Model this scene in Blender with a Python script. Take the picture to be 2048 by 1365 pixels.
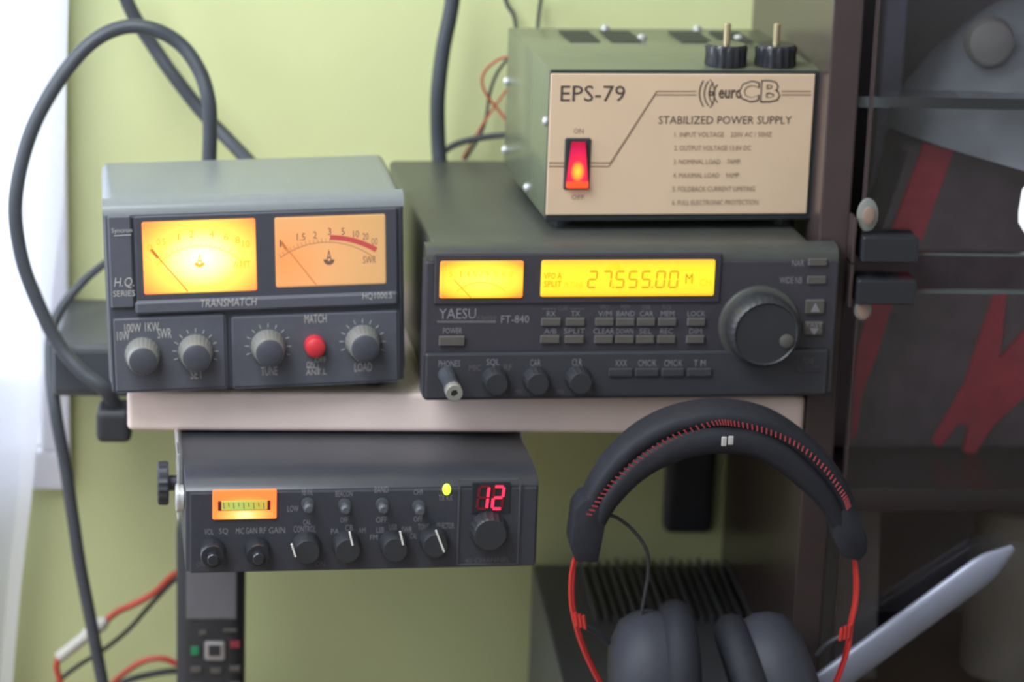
import bpy, bmesh, math, random
from math import sin, cos, radians, pi
from mathutils import Vector, Matrix

sc = bpy.context.scene
for o in list(bpy.data.objects): bpy.data.objects.remove(o)
col = sc.collection
random.seed(4)

# ------------------------------------------------------------ camera
F = 5300.0
YAW, PITCH, ROLL = radians(5.27), radians(15.8), 0.034
CP = Vector((0, 0, 1.50))
FW = Vector((sin(YAW)*cos(PITCH), cos(YAW)*cos(PITCH), -sin(PITCH)))
R0 = Vector((cos(YAW), -sin(YAW), 0)); U0 = R0.cross(FW)
RT = cos(ROLL)*R0 + sin(ROLL)*U0
UP = -sin(ROLL)*R0 + cos(ROLL)*U0
cam_d = bpy.data.cameras.new('camera'); cam = bpy.data.objects.new('camera', cam_d); col.objects.link(cam)
cam_d.sensor_width = 36; cam_d.lens = F/2048*36
cam_d.clip_start = .05; cam_d.clip_end = 50
M = Matrix((RT, UP, -FW)).transposed().to_4x4(); M.translation = CP
cam.matrix_world = M
cam_d.dof.use_dof = True; cam_d.dof.focus_distance = 1.40; cam_d.dof.aperture_fstop = 7
sc.camera = cam

# ------------------------------------------------------------ exposure, world, lights
sc.view_settings.view_transform = 'Standard'; sc.view_settings.look = 'None'
sc.view_settings.gamma = 1; sc.view_settings.use_curve_mapping = False
sc.view_settings.exposure = 0.18
w = bpy.data.worlds.new('sky'); sc.world = w; w.use_nodes = True
w.node_tree.nodes['Background'].inputs[0].default_value = (.80, .88, 1, 1)
w.node_tree.nodes['Background'].inputs[1].default_value = 6

def area(name, loc, target, sx, sy, power, colr):
    d = bpy.data.lights.new(name, 'AREA'); d.shape = 'RECTANGLE'; d.size = sx; d.size_y = sy
    d.energy = power; d.color = colr
    o = bpy.data.objects.new(name, d); col.objects.link(o); o.location = loc
    o.rotation_euler = (Vector(target)-Vector(loc)).to_track_quat('-Z', 'Y').to_euler()
    return o
area('added_key_light', (-.40, .98, 1.98), (-.14, 1.72, 1.25), .6, .6, 11.8, (.90, .95, 1))  # added key light hung inside the room, aimed at the wall's left
area('added_front_fill', (-.80, -.60, 2.25), (-.10, 1.6, 1.15), 1.0, 1.0, 10.8, (.92, .95, 1))  # added front fill, high behind the camera at left

# ------------------------------------------------------------ materials
def mat(name, c, rough=.5, metal=0, spec=.5, noise=0, nscale=60, bump=0, coat=0, emit=None, estr=0, trans=0):
    m = bpy.data.materials.new(name); m.use_nodes = True
    nt = m.node_tree; b = nt.nodes['Principled BSDF']
    b.inputs['Base Color'].default_value = (*c, 1)
    b.inputs['Roughness'].default_value = rough; b.inputs['Metallic'].default_value = metal
    b.inputs['Specular IOR Level'].default_value = spec
    b.inputs['Coat Weight'].default_value = coat; b.inputs['Coat Roughness'].default_value = .1
    if trans: b.inputs['Transmission Weight'].default_value = trans
    if emit:
        b.inputs['Emission Color'].default_value = (*emit, 1); b.inputs['Emission Strength'].default_value = estr
    if noise or bump:
        tc = nt.nodes.new('ShaderNodeTexCoord'); n = nt.nodes.new('ShaderNodeTexNoise')
        n.inputs['Scale'].default_value = nscale; n.inputs['Detail'].default_value = 5
        nt.links.new(tc.outputs['Object'], n.inputs['Vector'])
        if noise:
            r = nt.nodes.new('ShaderNodeValToRGB')
            r.color_ramp.elements[0].position = .3; r.color_ramp.elements[1].position = .7
            r.color_ramp.elements[0].color = (*[v*(1-noise) for v in c], 1)
            r.color_ramp.elements[1].color = (*[min(1, v*(1+noise)) for v in c], 1)
            nt.links.new(n.outputs['Fac'], r.inputs['Fac']); nt.links.new(r.outputs['Color'], b.inputs['Base Color'])
        if bump:
            bp = nt.nodes.new('ShaderNodeBump'); bp.inputs['Strength'].default_value = bump; bp.inputs['Distance'].default_value = .001
            nt.links.new(n.outputs['Fac'], bp.inputs['Height']); nt.links.new(bp.outputs['Normal'], b.inputs['Normal'])
    return m

def glow(name, stops, strength, center=(0, 0), scale=(1, 1), base=(.25, .14, .05)):
    """backlit window: emission falls off around its lamp (object coordinates, metres)"""
    m = bpy.data.materials.new(name); m.use_nodes = True; nt = m.node_tree; b = nt.nodes['Principled BSDF']
    b.inputs['Roughness'].default_value = .25; b.inputs['Base Color'].default_value = (*base, 1)
    tc = nt.nodes.new('ShaderNodeTexCoord'); mp = nt.nodes.new('ShaderNodeMapping'); gr = nt.nodes.new('ShaderNodeVectorMath'); gr.operation = 'LENGTH'
    mp.vector_type = 'TEXTURE'
    mp.inputs['Location'].default_value = (center[0], 0, center[1])
    mp.inputs['Scale'].default_value = (scale[0], 1e3, scale[1])
    rp = nt.nodes.new('ShaderNodeValToRGB')
    els = rp.color_ramp.elements
    while len(els) < len(stops): els.new(.5)
    for e, (p, c) in zip(els, stops): e.position = p; e.color = (*c, 1)
    nt.links.new(tc.outputs['Object'], mp.inputs['Vector']); nt.links.new(mp.outputs['Vector'], gr.inputs[0])
    nt.links.new(gr.outputs['Value'], rp.inputs['Fac']); nt.links.new(rp.outputs['Color'], b.inputs['Emission Color'])
    b.inputs['Emission Strength'].default_value = strength
    return m

def glassmat(name, tint=(.8, .8, .82), refl=1.0):
    m = bpy.data.materials.new(name); m.use_nodes = True; nt = m.node_tree; nt.nodes.remove(nt.nodes['Principled BSDF'])
    t = nt.nodes.new('ShaderNodeBsdfTransparent'); t.inputs[0].default_value = (*tint, 1)
    g = nt.nodes.new('ShaderNodeBsdfGlossy'); g.inputs['Roughness'].default_value = .03; g.inputs[0].default_value = (refl, refl, refl, 1)
    f = nt.nodes.new('ShaderNodeFresnel'); f.inputs[0].default_value = 1.5; x = nt.nodes.new('ShaderNodeMixShader')
    nt.links.new(f.outputs[0], x.inputs[0]); nt.links.new(t.outputs[0], x.inputs[1]); nt.links.new(g.outputs[0], x.inputs[2])
    nt.links.new(x.outputs[0], nt.nodes['Material Output'].inputs['Surface'])
    return m

def clothmat(name, c, opacity):
    m = bpy.data.materials.new(name); m.use_nodes = True; nt = m.node_tree; nt.nodes.remove(nt.nodes['Principled BSDF'])
    t = nt.nodes.new('ShaderNodeBsdfTransparent'); d = nt.nodes.new('ShaderNodeBsdfDiffuse'); d.inputs[0].default_value = (*c, 1)
    l = nt.nodes.new('ShaderNodeBsdfTranslucent'); l.inputs[0].default_value = (*c, 1)
    a = nt.nodes.new('ShaderNodeMixShader'); a.inputs[0].default_value = .45
    x = nt.nodes.new('ShaderNodeMixShader')
    wv = nt.nodes.new('ShaderNodeTexNoise'); wv.inputs['Scale'].default_value = 900
    mr = nt.nodes.new('ShaderNodeMapRange'); mr.inputs[3].default_value = opacity-.1; mr.inputs[4].default_value = min(1, opacity+.1)
    nt.links.new(wv.outputs['Fac'], mr.inputs[0]); nt.links.new(mr.outputs[0], x.inputs[0])
    nt.links.new(d.outputs[0], a.inputs[1]); nt.links.new(l.outputs[0], a.inputs[2])
    nt.links.new(t.outputs[0], x.inputs[1]); nt.links.new(a.outputs[0], x.inputs[2])
    nt.links.new(x.outputs[0], nt.nodes['Material Output'].inputs['Surface'])
    return m

MT = {
 'green': mat('green_paint', (.66, .70, .36), .75, noise=.03, nscale=9, bump=.25),
 'white_wall': mat('white_paint', (.75, .74, .72), .7, noise=.02),
 'floor': mat('floor_laminate', (.25, .17, .10), .4, noise=.2, nscale=4),
 'frame': mat('white_frame', (.80, .79, .82), .4, noise=.01),
 'shelf': mat('cream_board', (.90, .74, .68), .45, noise=.03, nscale=30),
 'cab': mat('brown_veneer', (.060, .042, .042), .28, spec=.6, noise=.12, nscale=20),
 'cabin': mat('dark_interior', (.26, .24, .26), .5, noise=.1, nscale=12),
 'desk': mat('desk_wood', (.30, .22, .15), .4, noise=.15, nscale=8),
 'tm_case': mat('grey_steel_case', (.21, .23, .235), .32, spec=.7, noise=.03, nscale=200),
 'tm_panel': mat('charcoal_plastic', (.092, .097, .120), .5, noise=.05, nscale=300),
 'tm_dark': mat('dark_plastic', (.062, .066, .085), .45, noise=.04),
 'rad_case': mat('dark_steel_case', (.062, .066, .060), .38, spec=.6, noise=.10, nscale=40),
 'rad_panel': mat('black_plastic', (.046, .043, .056), .5, noise=.05, nscale=300),
 'rad_low': mat('lower_plastic', (.044, .045, .056), .42, noise=.04),
 'btn': mat('grey_rubber', (.095, .088, .080), .6, noise=.03),
 'cb': mat('cb_black', (.044, .047, .062), .42, noise=.05, nscale=300),
 'cbcase': mat('cb_case_black', (.050, .053, .065), .35, spec=.7, noise=.05),
 'black': mat('black_rubber', (.030, .032, .038), .45, noise=.04),
 'gloss': mat('glossy_black', (.028, .030, .036), .2, noise=.02),
 'leather': mat('black_leatherette', (.021, .022, .030), .68, spec=.3, noise=.1, nscale=150, bump=.3),
 'cable': mat('cable_jacket', (.055, .062, .075), .45, noise=.04),
 'thin': mat('thin_wire_dark', (.045, .048, .058), .5, noise=.02),
 'red': mat('red_wire', (.48, .07, .045), .4, noise=.03),
 'redhp': mat('red_coated_steel', (.52, .03, .028), .3, coat=.4, noise=.02),
 'stitch': mat('red_thread', (.28, .035, .04), .7, noise=.05),
 'silver': mat('bright_metal', (.72, .72, .74), .25, metal=.55, noise=.02),
 'brass': mat('brass', (.72, .60, .38), .3, metal=.8, noise=.03),
 'knurl': mat('satin_silver', (.30, .30, .275), .38, metal=.35, noise=.05),
 'print': mat('grey_print', (.46, .45, .43), .6, noise=.02),
 'print2': mat('dim_print', (.24, .23, .26), .6, noise=.02),
 'print3': mat('faint_print', (.13, .12, .13), .6, noise=.02),
 'cream': mat('cream_faceplate', (.72, .54, .37), .45, noise=.03, nscale=20),
 'ink': mat('brown_ink', (.085, .06, .055), .5, noise=.02),
 'ink2': mat('pale_brown_ink', (.27, .18, .13), .5, noise=.02),
 'psu': mat('grey_green_steel', (.135, .155, .105), .25, spec=1.0, noise=.05, nscale=30),
 'psu_dark': mat('psu_frame_black', (.03, .035, .038), .4, noise=.02),
 'redbtn': mat('red_plastic', (.62, .035, .05), .4, noise=.02),
 'white': mat('white_mark', (.75, .75, .70), .5, noise=.01),
 'pale': mat('pale_plastic', (.52, .50, .45), .45, noise=.03),
 'cupgrey': mat('cup_plastic', (.042, .045, .058), .55, spec=.3, noise=.03),
 'greybox': mat('grey_plastic_box', (.085, .09, .10), .4, noise=.04),
 'slabcloth': mat('dark_fabric', (.17, .135, .15), .8, noise=.15, nscale=60, bump=.3),
 'redcloth': mat('red_fabric', (.62, .06, .09), .8, noise=.12, nscale=80, bump=.2),
 'lampgrey': mat('grey_enamel', (.58, .66, .69), .4, noise=.05),
 'rail': mat('anodised_rail', (.55, .57, .78), .4, metal=0, noise=.03),
 'card': mat('grey_card', (.36, .35, .33), .7, noise=.05),
 'jar': mat('olive_jar', (.42, .41, .33), .4, noise=.05),
 'tube': mat('silver_blue_plastic', (.29, .31, .40), .32, metal=.2, noise=.03),
 'seam': mat('seam_grey', (.08, .085, .10), .5, noise=.02),
 'scr': mat('phone_screen', (.15, .15, .17), .15, noise=.04),
 'keymetal': mat('key_chrome', (.38, .36, .36), .35, metal=.3, noise=.02),
 'greenkey': mat('green_key', (.02, .22, .09), .5, noise=.02),
 'redkey': mat('red_key', (.25, .03, .04), .5, noise=.02),
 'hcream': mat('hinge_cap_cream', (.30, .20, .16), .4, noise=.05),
 'glassedge': mat('green_glass_edge', (.10, .12, .12), .2, noise=.03),
 'glass': glassmat('door_glass', (.93, .92, .95)),
 'clear': glassmat('window_glass', (.97, .98, 1)),
 'sheer': clothmat('sheer_voile', (.90, .91, .97), .90),
 'metA': glow('watt_meter_backlight', [(0, (1.0, .97, .72)), (.28, (1.0, .93, .42)), (.55, (1.0, .72, .09)), (.82, (1.0, .40, .05)), (1, (1, .20, .04))], 1.3, (.001, -.001), (.041, .031)),
 'metB': glow('swr_meter_backlight', [(0, (1.0, .33, .10)), (.45, (.85, .42, .19)), (1, (.62, .38, .17))], .75, (-.028, -.006), (.062, .06)),
 'lcd': glow('amber_lcd_backlight', [(0, (1, .78, .005)), (.66, (1, .66, .005)), (.9, (1, .40, .005)), (1, (1, .25, .01))], 1.05, (0, 0), (.5, .0125)),
 'smeter': glow('amber_meter_backlight', [(0, (1, .92, .13)), (.55, (1, .80, .04)), (.85, (1, .50, .01)), (1, (1, .25, .01))], 1.1, (0, 0), (.031, .0135)),
 'cbm': glow('orange_meter_backlight', [(0, (1.0, .85, .42)), (.35, (1.0, .55, .12)), (.8, (1, .22, .03)), (1, (1, .16, .025))], 1.15, (0, -.0062), (.020, .0125)),
 'cbg': glow('green_scale', [(0, (.45, .80, .15)), (.5, (.60, .66, .08)), (1, (.9, .5, .05))], .62, (-.004, 0), (.02, .03)),
 'redled': mat('red_led', (.3, 0, .02), .4, emit=(1, .035, .09), estr=1.5),
 'dimred': mat('unlit_red_segment', (.10, .008, .015), .4, emit=(.5, .01, .03), estr=.10),
 'greenled': mat('green_led', (.2, .4, .05), .4, emit=(.70, 1, .03), estr=2.0),
 'rocker': glow('red_rocker_glow', [(0, (1, .80, .08)), (.18, (1, .45, .04)), (.34, (.95, .03, .07)), (.7, (.70, .008, .09)), (1, (.35, .004, .03))], .95, (0, -.0055), (.0125, .019), (.10, .004, .01)),
 'rockerlow': mat('rocker_lower_edge', (.4, .03, .01), .3, emit=(1, .09, .02), estr=.9),
 'shadeknob': mat('shade_knob_paint', (.50, .51, .46), .4, noise=.03),
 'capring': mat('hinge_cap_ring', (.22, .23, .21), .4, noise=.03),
 'blob': mat('blob_glow', (.9, .9, .9), .3, emit=(.92, 1, .95), estr=1.2),
 'amberink': mat('amber_segment', (.30, .12, .01), .6, emit=(.62, .28, .004), estr=.55),
 'amberpale': mat('amber_pale_segment', (.3, .2, .01), .6, emit=(.95, .62, .005), estr=.85),
 'amberline': mat('amber_scale_print', (.3, .2, .02), .6, emit=(1, .50, .03), estr=.8),
 'needle': mat('orange_needle', (.45, .13, .03), .5, emit=(.8, .30, .03), estr=.35),
 'needleB': mat('orange_needle_dim', (.45, .13, .05), .5, emit=(.8, .25, .05), estr=.28),
 'metink': mat('meter_ink', (.06, .04, .05), .6, emit=(.30, .16, .10), estr=.4),
 'metred': mat('meter_red_arc', (.30, .04, .05), .6, emit=(.6, .09, .07), estr=.45),
}

# ------------------------------------------------------------ helpers
def ray(px, py): return FW + (px-1024)/F*RT - (py-682.5)/F*UP
def at(px, py, Y):                         # world point on the plane y = Y
    r = ray(px, py); return CP + r*((Y-CP.y)/r.y)
def atz(px, py, Z):
    r = ray(px, py); return CP + r*((Z-CP.z)/r.z)

def obj(name, bm, m, parent=None, loc=None, smooth=False):
    me = bpy.data.meshes.new(name); bmesh.ops.recalc_face_normals(bm, faces=bm.faces); bm.to_mesh(me); bm.free()
    if smooth:
        for p in me.polygons: p.use_smooth = True
        try: me.set_sharp_from_angle(angle=radians(40))
        except Exception: pass
    me.materials.append(MT[m] if isinstance(m, str) else m)
    o = bpy.data.objects.new(name, me); col.objects.link(o)
    if parent: o.parent = parent
    if loc is not None: o.location = loc
    return o
def tag(o, label, cat, group=None):
    o['label'] = label; o['category'] = cat
    if group: o['group'] = group
    return o
def struct(o, kind='structure'): o['kind'] = kind; return o
def root(name, loc, label, cat, rz=0, group=None):
    o = bpy.data.objects.new(name, None); col.objects.link(o); o.empty_display_size = .02
    o.location = loc; o.rotation_euler = (0, 0, rz); tag(o, label, cat, group); return o

def box(x0, x1, y0, y1, z0, z1, bev=0, seg=2, bm=None, only=None):
    own = bm is None
    b = bmesh.new()
    bmesh.ops.create_cube(b, size=1)
    for v in b.verts:
        v.co = Vector((x0+(v.co.x+.5)*(x1-x0), y0+(v.co.y+.5)*(y1-y0), z0+(v.co.z+.5)*(z1-z0)))
    if bev:
        es = [e for e in b.edges if only is None or only(e)]
        bmesh.ops.bevel(b, geom=es, offset=bev, segments=seg, profile=.5, affect='EDGES')
    if own: return b
    merge(bm, b); return bm
def merge(bm, b):
    me = bpy.data.meshes.new('tmp'); b.to_mesh(me); b.free(); bm.from_mesh(me); bpy.data.meshes.remove(me)

def lathe(prof, seg=32, axis='Y', c=(0, 0, 0), flute=0, nfl=0, bm=None, scale=(1, 1)):
    """profile [(radius, along)], the axis points to -Y (towards the viewer), +Z or +X"""
    b = bm or bmesh.new(); rings = []
    for k, (r, h) in enumerate(prof):
        ring = []
        for i in range(seg):
            a = 2*pi*i/seg; rr = r
            if nfl and 0 < k < len(prof)-1: rr = r*(1+flute*cos(nfl*a))
            u, v = rr*cos(a)*scale[0], rr*sin(a)*scale[1]
            p = {'Y': (u, -h, v), 'Z': (u, v, h), 'X': (h, u, v)}[axis]
            ring.append(b.verts.new((c[0]+p[0], c[1]+p[1], c[2]+p[2])))
        rings.append(ring)
    for a_, b_ in zip(rings, rings[1:]):
        for i in range(seg): b.faces.new((a_[i], a_[(i+1) % seg], b_[(i+1) % seg], b_[i]))
    b.faces.new(rings[0]); b.faces.new(rings[-1])
    return b

def prism(pts, y0, y1, bm=None):
    """polygon given in x,z extruded between y0 and y1"""
    b = bm or bmesh.new()
    f = [b.verts.new((x, y0, z)) for x, z in pts]; g = [b.verts.new((x, y1, z)) for x, z in pts]
    b.faces.new(f); b.faces.new(g[::-1]); n = len(pts)
    for i in range(n): b.faces.new((f[i], f[(i+1) % n], g[(i+1) % n], g[i]))
    return b
def prismx(pts, x0, x1, bev=0):
    """profile given in y,z extruded along x"""
    b = bmesh.new()
    f = [b.verts.new((x0, y, z)) for y, z in pts]; g = [b.verts.new((x1, y, z)) for y, z in pts]
    b.faces.new(f); b.faces.new(g[::-1]); n = len(pts)
    for i in range(n): b.faces.new((f[i], f[(i+1) % n], g[(i+1) % n], g[i]))
    if bev:
        bmesh.ops.bevel(b, geom=[e for e in b.edges if abs(e.verts[0].co.x-e.verts[1].co.x) < 1e-6], offset=bev, segments=2, profile=.5, affect='EDGES')
    return b

def spline(pts, n=10):
    P = [Vector(p) for p in pts]; P = [2*P[0]-P[1]] + P + [2*P[-1]-P[-2]]; out = []
    for i in range(1, len(P)-2):
        for k in range(n):
            t = k/n; a, b, c, d = P[i-1:i+3]
            out.append(.5*((2*b)+(c-a)*t+(2*a-5*b+4*c-d)*t*t+(3*b-a-3*c+d)*t**3))
    out.append(P[-2]); return out
def tube(pts, r, seg=10, n=10, smooth=True, bm=None, flat=None, taper=None):
    Q = spline(pts, n) if smooth else [Vector(p) for p in pts]
    b = bm or bmesh.new(); rings = []; nrm = None
    for i, q in enumerate(Q):
        t = (Q[min(i+1, len(Q)-1)]-Q[max(i-1, 0)]).normalized()
        if nrm is None:
            nrm = flat.copy() if flat is not None else (Vector((0, 0, 1)) if abs(t.z) < .9 else Vector((1, 0, 0)))
        if flat is not None: nrm = flat.copy()
        nrm = (nrm-t*nrm.dot(t)).normalized(); bi = t.cross(nrm)
        rr = r if not callable(r) else r(i/(len(Q)-1))
        ru, rv = rr if isinstance(rr, tuple) else (rr, rr)
        rings.append([b.verts.new(q+nrm*cos(2*pi*k/seg)*ru+bi*sin(2*pi*k/seg)*rv) for k in range(seg)])
    for a_, b_ in zip(rings, rings[1:]):
        for k in range(seg): b.faces.new((a_[k], a_[(k+1) % seg], b_[(k+1) % seg], b_[k]))
    b.faces.new(rings[0]); b.faces.new(rings[-1])
    return b

def textmesh(s, ext=.0001, shear=0, off=0):
    cu = bpy.data.curves.new('t', 'FONT'); cu.body = s; cu.resolution_u = 2; cu.shear = shear; cu.offset = off
    o = bpy.data.objects.new('t', cu); col.objects.link(o)
    me = bpy.data.meshes.new_from_object(o); bpy.data.objects.remove(o); bpy.data.curves.remove(cu)
    return me

class Dev:
    """a set: its Empty, and the plane of its front panel (local y = 0)"""
    def __init__(s, name, px, py, zc, yaw, label, cat, roll=0):
        O = CP + ray(px, py)*zc; a = radians(yaw)
        X = Vector((cos(a), sin(a), 0)); Y = Vector((-sin(a), cos(a), 0)); Z = Vector((0, 0, 1))
        X2 = cos(roll)*X + sin(roll)*Z; Z2 = -sin(roll)*X + cos(roll)*Z
        m = Matrix((X2, Y, Z2)).transposed().to_4x4(); m.translation = O
        s.m = m; s.inv = m.inverted(); s.o = bpy.data.objects.new(name, None); col.objects.link(s.o)
        s.o.empty_display_size = .02; s.o.matrix_world = m; tag(s.o, label, cat)
        s.texts = {}
    def L(s, px, py, y=0.0):
        c = s.inv @ CP; r = s.inv.to_3x3() @ ray(px, py); t = (y-c.y)/r.y; p = c+r*t; return p.x, p.z
    def add(s, name, bm, m, parent=None, loc=None, smooth=False):
        return obj(name, bm, m, parent or s.o, loc, smooth)
    def quad(s, x0, y0, x1, y1, y=0.0):      # pixel box -> local x0,x1,z0,z1 on the panel
        cx, cy = (x0+x1)/2, (y0+y1)/2
        a = s.L(x0, cy, y)[0]; b = s.L(x1, cy, y)[0]; t = s.L(cx, y0, y)[1]; u = s.L(cx, y1, y)[1]
        return a, b, u, t
    def plate(s, name, px, y0, y1, m, bev=.0004, parent=None, seg=1):
        a, b, u, t = s.quad(*px, y=y0)
        cx, cz = (a+b)/2, (u+t)/2; w2, h2 = (b-a)/2, (t-u)/2
        return s.add(name, box(-w2, w2, y0, y1, -h2, h2, bev, seg), m, parent, (cx, 0, cz))
    def text(s, t, x0, y0, x1, y1, m='print', y=0.0, shear=0, off=0):
        a, b, u, v = s.quad(x0, y0, x1, y1, y)
        if t == '1': m_ = (x0+x1)/2; a, b = s.L(m_-1.6, y1, y)[0], s.L(m_+1.6, y1, y)[0]
        me = textmesh(t, shear=shear, off=off)
        if not me.vertices: return
        xs = [p.co.x for p in me.vertices]; ys = [p.co.y for p in me.vertices]
        sx = (b-a)/max(1e-6, max(xs)-min(xs)); sy = (v-u)/max(1e-6, max(ys)-min(ys))
        for p in me.vertices: p.co = Vector((a+(p.co.x-min(xs))*sx, y-.00025, u+(p.co.y-min(ys))*sy))
        bm = s.texts.setdefault(m, bmesh.new()); bm.from_mesh(me); bpy.data.meshes.remove(me)
    def line(s, x0, y0, x1, y1, wd, m='print', y=0.0):
        a = Vector(s.L(x0, y0, y)); b = Vector(s.L(x1, y1, y)); d = (b-a).normalized(); n = Vector((-d.y, d.x))*wd/2
        bm = s.texts.setdefault(m, bmesh.new())
        prism([tuple(a-n), tuple(b-n), tuple(b+n), tuple(a+n)], y-.0003, y, bm)
    def arc(s, cx, cy, r0, r1, a0, a1, m='print', y=0.0, n=16):
        """ring sector, centre in pixels, radii in pixels, degrees counter-clockwise from the right"""
        bm = s.texts.setdefault(m, bmesh.new()); P = []
        for i in range(n+1):
            a = radians(a0+(a1-a0)*i/n); P.append(s.L(cx+r1*cos(a), cy-r1*sin(a), y))
        for i in range(n, -1, -1):
            a = radians(a0+(a1-a0)*i/n); P.append(s.L(cx+r0*cos(a), cy-r0*sin(a), y))
        k = n+1
        for i in range(n):
            q = [P[i], P[i+1], P[2*k-2-i], P[2*k-1-i]]
            vs = [bm.verts.new((x, y-.0003, z)) for x, z in q]; bm.faces.new(vs)
    def flush(s, name='lettering', parent=None):
        for m, bm in s.texts.items(): obj(name, bm, m, parent or s.o)['kind'] = 'stuff'
        s.texts = {}
    def knob(s, px, py, r0, r1, ln, m='black', cap=None, y=0.0, flute=.04, nfl=18, name='knob', skirt=None, parent=None):
        x, z = s.L(px, py, y); seg = max(32, nfl*4)
        k = s.add(name, lathe([(r0*.98, 0), (r0, .0006), (r0, ln*.25), (r1*1.04, ln*.5), (r1, ln*.93), (r1*.93, ln)], seg, 'Y', flute=flute, nfl=nfl), m, parent, (x, y, z), True)
        if cap: s.add('knob_cap', lathe([(r1*.92, 0), (r1*.92, .0012), (r1*.80, .0018)], 32, 'Y', c=(0, -ln+.0004, 0)), cap, k, None, True)
        return k

# ------------------------------------------------------------ room shell
WY = 1.76                                    # the green wall
XL, XR, YF, ZT = -1.30, 1.55, -1.30, 2.45
def wall_with_hole(name, axis, pos, thick, a0, a1, b0, b1, h, m):
    bm = bmesh.new(); ha0, ha1, hb0, hb1 = h
    for (p0, p1, q0, q1) in ((a0, ha0, b0, b1), (ha1, a1, b0, b1), (ha0, ha1, b0, hb0), (ha0, ha1, hb1, b1)):
        if p1-p0 < 1e-4 or q1-q0 < 1e-4: continue
        if axis == 'y': box(p0, p1, pos, pos+thick, q0, q1, bm=bm)
        else: box(pos-thick, pos, p0, p1, q0, q1, bm=bm)
    return struct(obj(name, bm, m))
pf = at(145, 970, WY)                         # lower right corner of the white window casing
WX1 = pf.x; WZ0 = pf.z
hole = (-.95, WX1-.020, WZ0+.028, 2.05)
wall_with_hole('wall_back', 'y', WY, .14, XL-.14, XR+.1, 0, ZT, hole, 'green')
wall_with_hole('wall_left', 'x', XL, .14, YF, WY, 0, ZT, (.62, 1.58, 1.2, 2.2), 'white_wall')
struct(obj('wall_right', box(XR, XR+.1, YF, WY, 0, ZT), 'white_wall'))
struct(obj('wall_front', box(XL, XR, YF-.1, YF, 0, ZT), 'white_wall'))
struct(obj('floor', box(XL, XR, YF, WY, -.1, 0), 'floor'))
struct(obj('ceiling', box(XL, XR, YF, WY, ZT, ZT+.1), 'white_wall'))
# window_1: casing and pane (only its right-hand edge is in the picture)
bm = bmesh.new()
fx0, fx1, fz0, fz1 = hole[0]-.024, WX1, WZ0, 2.09
box(fx0, fx1, WY-.012, WY, fz0, hole[2], .002, bm=bm); box(fx0, fx1, WY-.012, WY, hole[3], fz1, .002, bm=bm)
box(fx1-.020, fx1, WY-.012, WY, hole[2], hole[3], .002, bm=bm); box(fx0, fx0+.024, WY-.012, WY, hole[2], hole[3], .002, bm=bm)
win = struct(obj('window_1', bm, 'frame'))
sash = obj('window_sash', box(hole[0], hole[1], WY+.05, WY+.08, hole[2], hole[2]+.03, .002), 'frame', win)
box_ = bmesh.new(); box(hole[1]-.003, hole[1], WY+.05, WY+.08, hole[2], hole[3], .002, bm=box_); box(hole[0], hole[0]+.03, WY+.05, WY+.08, hole[2], hole[3], .002, bm=box_)
obj('window_sash', box_, 'frame', win)
lin = bmesh.new(); box(hole[1]-.0015, hole[1], WY, WY+.139, hole[2], hole[3], bm=lin); box(hole[0], hole[1], WY, WY+.139, hole[2], hole[2]+.0015, bm=lin)
obj('window_lining', lin, 'frame', win)
obj('pane', box(hole[0], hole[1], WY+.062, WY+.066, hole[2], hole[3]), 'clear', win)

# ------------------------------------------------------------ curtain
cy = 1.70
edge = [(137, -60), (130, 200), (126, 400), (110, 520), (92, 700), (76, 850), (62, 1000), (40, 1180), (24, 1365), (10, 1500)]
EP = [at(x, y, cy) for x, y in edge]
bm = bmesh.new(); N = 90; rows = []
zs = [2.2, 1.9, 1.6, 1.45] + [p.z for p in EP] + [.73, .728]
xe = [EP[0].x+.012, EP[0].x+.01, EP[0].x+.006, EP[0].x+.002] + [p.x for p in EP] + [EP[-1].x-.01, EP[-1].x-.02]
for z, x1 in zip(zs, xe):
    x0 = -1.0; row = []
    for i in range(N+1):
        t = i/N; x = x0+(x1-x0)*t
        row.append(bm.verts.new((x, cy+.010*sin(t*95+z*1.3)+.004*sin(t*210+z*3), z)))
    rows.append(row)
for a, b in zip(rows, rows[1:]):
    for i in range(N): bm.faces.new((a[i], a[i+1], b[i+1], b[i]))
cur = obj('sheer_curtain', bm, 'sheer', smooth=True)
tag(cur, 'white sheer voile curtain hanging over the bright window at far left', 'curtain')
obj('curtain_rod', tube([(-1.1, cy, 2.2), (-.10, cy, 2.2)], .009, smooth=False), 'silver', cur)

# ------------------------------------------------------------ desk (below the frame)
dk = root('desk', (-.30, 1.4, 0), 'wooden desk below the shelf that carries the amplifier box', 'desk')
obj('desk_top', box(-.70, .600, -.50, .335, .69, .72, .003), 'desk', dk)
for x in (-.66, .56):
    for y in (-.46, .29): obj('leg', box(x-.02, x+.02, y-.02, y+.02, 0, .69, .002), 'desk', dk)

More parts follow.
